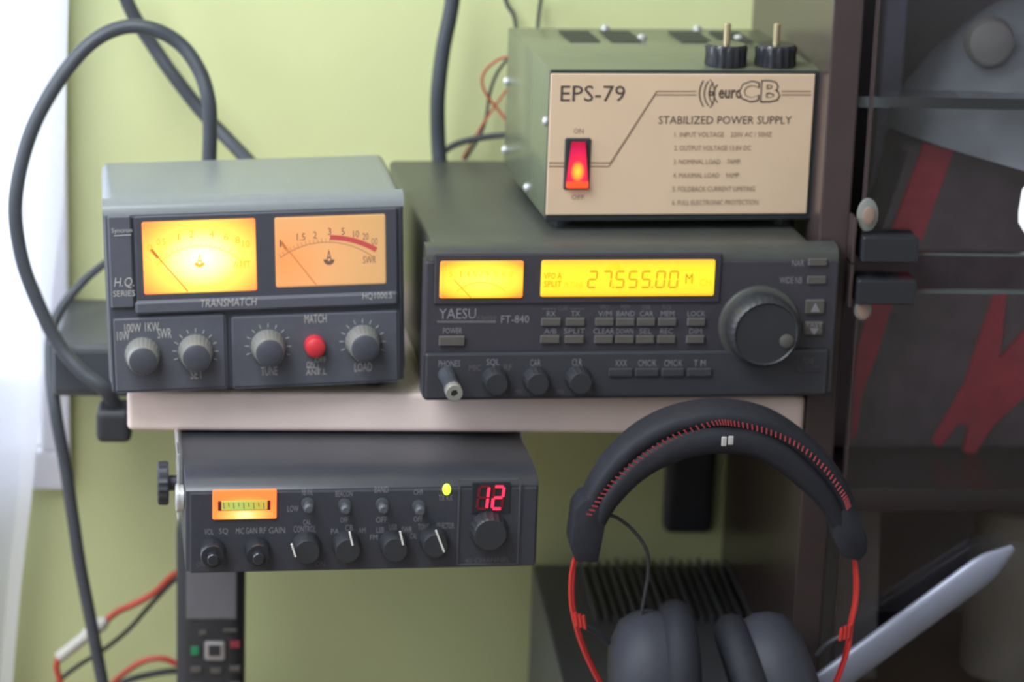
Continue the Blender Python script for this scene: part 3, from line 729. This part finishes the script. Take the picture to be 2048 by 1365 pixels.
B.add('indicator_light', lathe([(.0024, 0), (.0024, .0010), (.0014, .0022)], 20, 'Y', scale=(.95, 1.35)), 'greenled', None, (a, -.0003, z), True)
x0_, x1_, z0_, z1_ = B.quad(915, 958, 1039, 1129)
fr = bmesh.new()
for q in ((x0_, x1_, z1_-.0008, z1_), (x0_, x1_, z0_, z0_+.0008), (x0_, x0_+.0008, z0_, z1_), (x1_-.0008, x1_, z0_, z1_)): box(q[0], q[1], -.0014, 0, q[2], q[3], bm=fr)
B.add('channel_frame', fr, 'seam')
B.plate('channel_window', (944, 966, 1021, 1028), -.0010, 0, 'gloss', .0003)
seg7(B, '1', 954, 974, 19, 44, 'redled', -.0012, .12, 5.0, 'dimred'); seg7(B, '2', 984, 974, 19, 44, 'redled', -.0012, .12, 5.0, 'dimred')
B.flush('channel_digit')
a, z = B.L(976, 1062)
ck = B.knob(976, 1058, .0108, .0096, .0110, 'black', None, 0, .03, 18, 'channel_knob')
for t_, a, b, c, d in (('VOL', 409, 1058, 427, 1070), ('SQ', 438, 1057, 456, 1070), ('MIC GAIN', 472, 1056, 514, 1068), ('RF GAIN', 519, 1055, 570, 1067),
                       ('CONTROL', 587, 1052, 632, 1065), ('CAL', 606, 1040, 622, 1050), ('NB ANL', 604, 977, 626, 991), ('BEACON', 671, 982, 705, 994), ('BAND', 749, 973, 777, 986),
                       ('CH9', 827, 979, 846, 990), ('OFF', 680, 1035, 696, 1046), ('OFF', 752, 1034, 774, 1046), ('OFF', 827, 1033, 845, 1044), ('LOW', 575, 1012, 597, 1024),
                       ('PA', 662, 1058, 678, 1068), ('CB', 690, 1050, 706, 1062), ('AM', 717, 1056, 731, 1066), ('LSB', 753, 1055, 768, 1066), ('USB', 778, 1049, 794, 1060),
                       ('FM', 740, 1070, 755, 1080), ('SWR', 803, 1054, 824, 1066), ('CAL', 820, 1067, 834, 1078), ('TONE', 836, 1048, 858, 1060), ('SELECTOR', 873, 1046, 908, 1058),
                       ('TX RX', 877, 990, 905, 1002), ('40 CHANNEL', 929, 1116, 1020, 1126), ('ON', 393, 1124, 409, 1134), ('ON', 630, 1122, 650, 1134), ('A', 684, 1120, 692, 1130)):
    B.text(t_, a, b, c, d, 'print3' if (d > 1110) else 'print2', -.0005)
B.flush()
# mic socket on the left side, mounting bracket with thumb knob
B.add('mic_socket', lathe([(.0070, 0), (.0082, .0006), (.0082, .0020), (.0074, .0022), (.0074, .0045), (.0060, .0050)], 28, 'X', c=(-.0076, .021, .0385)), 'silver', None, None, True)
br = B.add('mounting_bracket', box(-.0062, -.0045, .040, .062, .018, bh+.0054, .0005), 'silver')
B.add('mounting_bracket', box(bw+.0035, bw+.0052, .090, .110, .018, bh+.0054, .0005), 'silver')
B.add('bracket_bridge', box(-.0062, bw+.0052, .092, .112, bh+.0042, bh+.0054, .0003), 'silver')
B.add('bracket_bridge', box(-.0062, -.0045, .040, .112, bh-.0002, bh+.0054, .0003), 'silver')
B.add('thumb_knob', lathe([(.0112, 0), (.0124, .0008), (.0126, .0055), (.0118, .0064), (.0045, .0066), (.0045, .0110)], 72, 'X', c=(0, 0, 0), flute=.03, nfl=18), 'black', None, (-.0172, .050, .0375), True)

# ------------------------------------------------------------ cables
def cable(name, pts, r, m, label, seg=12, cat='cable', group=None):
    o = obj(name, tube([at(x, y, Y) for x, y, Y in pts], r, seg, 9), m, smooth=True)
    return tag(o, label, cat, group)
cable('coaxial_cable', [(418, 345, 1.64), (420, 260, 1.64), (417, 200, 1.64), (398, 140, 1.645), (360, 88, 1.65), (305, 58, 1.65), (245, 55, 1.65), (180, 88, 1.645), (115, 165, 1.64), (60, 270, 1.635), (31, 400, 1.63), (42, 510, 1.63), (75, 605, 1.63), (118, 690, 1.628), (165, 745, 1.622), (205, 775, 1.620), (232, 812, 1.628)],
      lambda t: .0046, 'cable', 'thick grey coaxial cable looping over the curtain edge beside the tuner')
cable('coaxial_cable', [(232, -60, 1.72), (262, 20, 1.72), (305, 90, 1.72), (350, 155, 1.715), (405, 225, 1.71), (455, 278, 1.70), (500, 325, 1.68), (520, 350, 1.66)], .0046, 'cable',
      'thick grey cable slanting down the green wall behind the tuner')
cable('coaxial_cable', [(912, -60, 1.71), (902, 20, 1.71), (886, 100, 1.71), (876, 190, 1.71), (876, 270, 1.715), (880, 330, 1.715), (885, 350, 1.715)], .0050, 'cable',
      'thick grey cable dropping straight down the wall between tuner and power supply')
cable('cord', [(212, 525, 1.70), (165, 565, 1.69), (122, 618, 1.68), (103, 670, 1.67), (102, 740, 1.66), (112, 830, 1.65), (130, 930, 1.65), (145, 1030, 1.65), (160, 1130, 1.65), (185, 1260, 1.65), (212, 1400, 1.65), (240, 1520, 1.64)], lambda t: .0024+.0018*min(1, t*2.6), 'cable',
      'dark cord curving from behind the tuner down past the curtain to the frame bottom')
cable('cord', [(872, 318, 1.735), (905, 292, 1.735), (950, 278, 1.735), (1010, 270, 1.735), (1060, 270, 1.73)], .0022, 'cable', 'short grey cord bending from the wall cable to behind the power supply')
cable('black_wire', [(930, 320, 1.742), (958, 275, 1.742), (972, 235, 1.742), (980, 185, 1.742), (995, 145, 1.74), (1020, 112, 1.735)], .0011, 'thin', 'thin black wire twisted with red behind the power supply')
cable('red_wire', [(925, 318, 1.737), (935, 300, 1.737), (968, 245, 1.737), (990, 212, 1.737), (1015, 178, 1.735), (1040, 150, 1.73)], .0008, 'red', 'thin red wire crossing the twisted pair up towards the power supply')
cable('red_wire', [(1035, 112, 1.725), (1000, 118, 1.728), (972, 140, 1.728), (964, 165, 1.728), (975, 193, 1.728), (998, 222, 1.728), (1020, 250, 1.725)], .0009, 'red', 'thin red wire bulging left in a loop beside the power supply')
cable('black_wire', [(1006, -20, 1.75), (1015, 10, 1.75), (1028, 32, 1.745), (1034, 70, 1.72)], .0014, 'thin', 'short black wire sticking up behind the back left corner of the power supply')
cable('black_wire', [(1084, -10, 1.75), (1078, 25, 1.75), (1074, 75, 1.72)], .0013, 'thin', 'faint black wire rising behind the power supply right of its corner wire')
# power lead with fuse holder, lower left
cable('red_wire', [(375, 1135, 1.66), (345, 1152, 1.67), (310, 1185, 1.68), (270, 1208, 1.685), (235, 1224, 1.69), (212, 1242, 1.69)], .0023, 'red', 'red lead from the black handset to the white fuse holder')
cable('red_wire', [(118, 1316, 1.69), (113, 1335, 1.69), (120, 1365, 1.69), (132, 1430, 1.69)], .0022, 'red', 'red lead dropping from the lower end of the fuse holder')
cable('black_wire', [(370, 1150, 1.672), (345, 1165, 1.682), (300, 1212, 1.69), (255, 1262, 1.70), (205, 1302, 1.70), (160, 1330, 1.70), (120, 1362, 1.70), (100, 1400, 1.70)], .0016, 'thin', 'thin black lead running below the red lead and fuse holder')
cable('red_wire', [(385, 1352, 1.68), (355, 1330, 1.68), (325, 1318, 1.68), (290, 1322, 1.68), (255, 1342, 1.68), (225, 1368, 1.68), (190, 1410, 1.68)], .0021, 'red', 'red lead arching low beside the black handset')
cable('black_wire', [(390, 1345, 1.69), (345, 1343, 1.69), (300, 1350, 1.69), (255, 1362, 1.69), (200, 1390, 1.69)], .0022, 'thin', 'black lead just under the low red arch beside the handset')
f0, f1 = at(214, 1240, 1.69), at(118, 1316, 1.69)
fh = root('fuse_holder', f1, 'white inline fuse holder tube on the red lead, lower left', 'fuse holder')
v0 = f0-f1
obj('fuse_barrel', tube([v0*t for t in (0, .04, .5, .56)], lambda t: .0040 if t < .95 else .0036, 16, smooth=False), 'pale', fh, None, True)
obj('fuse_cap', tube([v0*t for t in (.55, .6, .9, 1)], lambda t: (.0048 if t < .7 else .0030), 16, smooth=False), 'pale', fh, None, True)

# ------------------------------------------------------------ grey box and adapter behind the tuner
zt = at(150, 603, 1.752).z
fy_ = atz(150, 690, zt).y
gxL = at(104, 690, fy_).x
zb = at(150, 795, fy_).z
g = root('wall_box', (gxL+.055, WY, zb), 'dark grey box fixed to the wall behind the left side of the tuner', 'box')
obj('box_body', box(-.055, .055, fy_-WY, 0, 0, zt-zb, .003, 2), 'greybox', g)
obj('box_cover', box(-.054, .054, fy_-WY-.0012, fy_-WY+.001, .004, zt-zb-.004, .0008), 'cable', g)
AY = 1.618
a0_ = at(192, 888, AY); a1_ = at(262, 888, AY); at_ = at(225, 785, AY)
ad = tag(obj('power_adapter', box(a0_.x, a1_.x, AY, AY+.03, a0_.z, zb-.001, .004, 3), 'black'), 'black plug block at the coaxial cable end, left of the cream shelf end', 'adapter')

# ------------------------------------------------------------ handset
HY = 1.600
ht = at(420, 1042, HY).z; hx0 = at(352, 1250, HY).x; hx1 = at(490, 1250, HY).x; hm = (hx0+hx1)/2; hw2 = (hx1-hx0)/2
H = root('handset', (hm, HY, .72), 'black handset with screen standing upright below the two-way radio', 'phone')
obj('charging_base', box(-hw2-.006, hw2+.006, -.012, .045, 0, .030, .006, 3), 'black', H)
hb = box(-hw2, hw2, 0, .026, .022, ht-.72, .010, 4)
obj('handset_body', hb, 'black', H, None, True)
def HP(x0, y0, x1, y1, yd, name, m, bev=.001, par=None, d2=.0015):
    Y = HY-yd; a = at(x0, (y0+y1)/2, Y); b = at(x1, (y0+y1)/2, Y); t = at((x0+x1)/2, y0, Y).z; u = at((x0+x1)/2, y1, Y).z
    return obj(name, box(a.x-hm, b.x-hm, -yd, -yd+d2, u-.72, t-.72, bev), m, par or H)
HP(372, 1120, 474, 1240, .0012, 'screen', 'scr')
nk = HP(408, 1284, 450, 1322, .0020, 'navigation_key', 'keymetal', .0018, None, .002)
HP(417, 1292, 441, 1314, .0026, 'key_center', 'black', .001, nk)
HP(382, 1295, 398, 1312, .0012, 'call_key', 'greenkey', .0005); HP(460, 1283, 480, 1298, .0012, 'hang_up_key', 'redkey', .0005)
for i, (x, y) in enumerate(((392, 1340), (432, 1342), (470, 1338), (392, 1372), (432, 1374), (470, 1370))):
    HP(x-11, y-5, x+11, y+7, .0012, 'number_key', 'btn', .0006)
HP(398, 1262, 414, 1272, .0012, 'soft_key', 'btn', .0005); HP(446, 1258, 474, 1266, .0012, 'soft_key', 'btn', .0005)

# ------------------------------------------------------------ amplifier box with fins
bk0 = at(1067, 1157, 1.735)
X0 = bk0.x; AX1 = CX-.004
am = root('amplifier_box', ((X0+AX1)/2, 1.54, .72), 'dark grey finned box on the desk, carrying the headphones', 'amplifier')
mx = (X0+AX1)/2
obj('case', box(X0-mx, AX1-mx, -.20, .205, .004, BOXZ-.72, .0015), 'greybox', am)
for x in (X0-mx+.02, AX1-mx-.02):
    for y in (-.18, .18): obj('foot', lathe([(.007, 0), (.008, .0042)], 16, 'Z', c=(x, y, 0)), 'black', am)
fx0 = at(1160, 1150, 1.735).x; fx1 = at(1452, 1150, 1.735).x
nf = 17
for i in range(nf):
    x = fx0+(fx1-fx0)*i/(nf-1)-mx
    obj('fin', box(x-.0011, x+.0011, .095, .20, BOXZ-.72-.0003, BOXZ-.72+.0055+.0012*(i % 3 == 1), .0003), 'greybox', am)
obj('front_face', box(X0-mx+.002, AX1-mx-.002, -.203, -.199, .008, BOXZ-.72-.002, .001), 'black', am)

# ------------------------------------------------------------ headphones
HYc = 1.425
hp = root('headphones', (at(1435, 900, HYc).x, HYc, BOXZ), 'black headphones with red stitching and red wire frame, standing on the finned box', 'headphones')
hl = hp.location.copy()
def hpt(x, y, dy=0): return at(x, y, HYc+dy)-hl
outer = [(1172, 1035), (1183, 990), (1218, 930), (1275, 875), (1350, 842), (1440, 828), (1530, 844), (1600, 884), (1655, 936), (1688, 990), (1700, 1035)]
obj('headband', tube([hpt(*p) for p in outer], lambda t: (.0075+.0025*sin(pi*t), .017), 20, 8, flat=None), 'leather', hp, None, True) if False else None
def band(pts, rn, rd, name, m, dy=0, n=10, par=None):
    """sweep an upright oval: rn across the arc, rd in depth"""
    Q = spline([hpt(x, y, dy) for x, y in pts], n); b = bmesh.new(); rings = []
    yv = Vector((0, 1, 0))
    for i, q in enumerate(Q):
        t = (Q[min(i+1, len(Q)-1)]-Q[max(i-1, 0)]); t.y = 0; t.normalize(); nv = yv.cross(t).normalized()
        u = i/(len(Q)-1); a = rn(u) if callable(rn) else rn; d = rd(u) if callable(rd) else rd
        ring = []
        for k in range(20):
            th = 2*pi*k/20; cx = abs(cos(th))**.7*math.copysign(1, cos(th)); sx = abs(sin(th))**.7*math.copysign(1, sin(th))
            ring.append(b.verts.new(q+nv*a*cx+yv*d*sx))
        rings.append(ring)
    for a_, b_ in zip(rings, rings[1:]):
        for k in range(20): b.faces.new((a_[k], a_[(k+1) % 20], b_[(k+1) % 20], b_[k]))
    b.faces.new(rings[0]); b.faces.new(rings[-1])
    return obj(name, b, m, par or hp, None, True)
bd_ = band([(1168, 1040), (1186, 985), (1225, 925), (1283, 872), (1355, 838), (1440, 826), (1528, 841), (1598, 884), (1652, 938), (1684, 990), (1700, 1045)],
           lambda u: .0050+.0015*sin(pi*u), lambda u: .011+.004*sin(pi*u), 'headband', 'leather')
cu_ = band([(1193, 1038), (1216, 990), (1260, 938), (1310, 901), (1372, 875), (1440, 866), (1508, 876), (1568, 910), (1618, 955), (1653, 998), (1675, 1040)],
           lambda u: .0050+.0050*sin(pi*u), lambda u: .012+.005*sin(pi*u), 'headband_cushion', 'leather')
# stitching: many short red threads across the front seam
st = bmesh.new()
seam = spline([hpt(x, y, -.0165) for x, y in [(1178, 1030), (1220, 973), (1280, 917), (1349, 874), (1426, 848), (1469, 848), (1533, 863), (1597, 892), (1651, 939), (1687, 990), (1699, 1020)]], 7)
for i in range(len(seam)-1):
    q = seam[i]; t = (seam[i+1]-seam[i]).normalized(); nv = Vector((0, 1, 0)).cross(t).normalized()
    q2 = q+Vector((0, .006*(1-sin(pi*i/len(seam))), 0)) if False else q
    tube([q2-nv*.0015-t*.0005, q2+nv*.0015+t*.0007], .0005, 6, smooth=False, bm=st)
sto = obj('red_stitching', st, 'stitch', hp); sto['kind'] = 'stuff'
# emblem
p = hpt(1455, 883, -.0170)
em = bmesh.new(); box(p.x-.0034, p.x-.0004, p.y-.0006, p.y+.001, p.z-.0030, p.z+.0026, .0006, bm=em); box(p.x+.0004, p.x+.0034, p.y-.0006, p.y+.001, p.z-.0022, p.z+.0030, .0006, bm=em)
obj('emblem', em, 'print', hp)
# end pieces
for pts in ([(1178, 985), (1205, 1015), (1206, 1040), (1192, 1113), (1146, 1111), (1136, 1080), (1145, 1010), (1160, 988)],
            [(1664, 1020), (1700, 990), (1712, 1020), (1728, 1070), (1727, 1092), (1712, 1110), (1680, 1104), (1662, 1070)]):
    P_ = [hpt(x, y) for x, y in pts]
    b_ = prism([(q.x, q.z) for q in P_], -.012, .012); bmesh.ops.bevel(b_, geom=list(b_.edges), offset=.0018, segments=2, profile=.5, affect='EDGES')
    obj('headband_end', b_, 'leather', hp, None, True)
# red wire frame
for dy in (-.006, .006):
    o_ = 0 if dy < 0 else 5
    obj('wire_frame', tube([hpt(1152, 1105, dy), hpt(1142+o_, 1150, dy), hpt(1141+o_, 1200, dy), hpt(1150+o_, 1250, dy), hpt(1168+o_, 1305, dy), hpt(1200+o_, 1370, dy), hpt(1232, 1420, dy)], .0011, 10, 8), 'redhp', hp, None, True)
    obj('wire_frame', tube([hpt(1706, 1102, dy), hpt(1715-o_, 1150, dy), hpt(1714-o_, 1200, dy), hpt(1704-o_, 1250, dy), hpt(1697-o_, 1300, dy), hpt(1672-o_, 1370, dy), hpt(1640, 1420, dy)], .0011, 10, 8), 'redhp', hp, None, True)
for (x, y, s_) in ((1160, 1238, 1), (1690, 1262, -1)):
    b_ = bmesh.new()
    for k in range(3): tube([hpt(x-10*s_+s_*k*8, y-12+k*3, -.007), hpt(x-6*s_+s_*k*8, y+14+k*3, -.007)], .0011, 8, smooth=False, bm=b_)
    obj('slider_clip', b_, 'redhp', hp, None, True)
    obj('slider_arm', tube([hpt(x+4*s_, y+10, -.003), hpt(x+34*s_, y+28, 0), hpt(x+56*s_, y+50, .002)], .0022, 10), 'black', hp, None, True)
# ear cups: shell + cushion, axis roughly left-right
def cup(name_px, tilt, side, top_px):
    c = hpt(*name_px); tp = hpt(*top_px)
    R_ = max(.02, tp.z/2-.0035)
    c.z = R_+.0072
    e = obj('ear_cup', lathe([(R_*.55, 0), (R_*.86, .006), (R_*.97, .014), (R_, .022), (R_*.97, .030)], 48, 'X', scale=(.92, 1)), 'cupgrey', hp, c, True)
    cs = []
    for k in range(9):
        a = pi*k/8; cs.append((R_*.86+.010*sin(a)*1.1, .038-.0105*cos(a)))
    prof = [(R_*.5, .029)]+[(r, h) for r, h in cs]+[(R_*.5, .047)]
    q = obj('ear_cushion', lathe(prof, 48, 'X', scale=(.92, 1)), 'leather', e, None, True)
    rg = obj('cup_ring', lathe([(R_*.98, .029), (R_*1.0, .030), (R_*.98, .0315)], 48, 'X', scale=(.92, 1)), 'cable', e, None, True)
    e.rotation_euler = (0, tilt, 0 if side > 0 else pi)
    return e
cup((1226, 1300), radians(-2), 1, (1300, 1230))
cup((1632, 1300), radians(20), -1, (1560, 1205))
obj('signal_lead', tube([hpt(1212, 1028), hpt(1240, 1040), hpt(1272, 1068), hpt(1294, 1105), hpt(1296, 1150), hpt(1288, 1200), hpt(1280, 1250)], .0011, 8), 'black', hp, None, True)
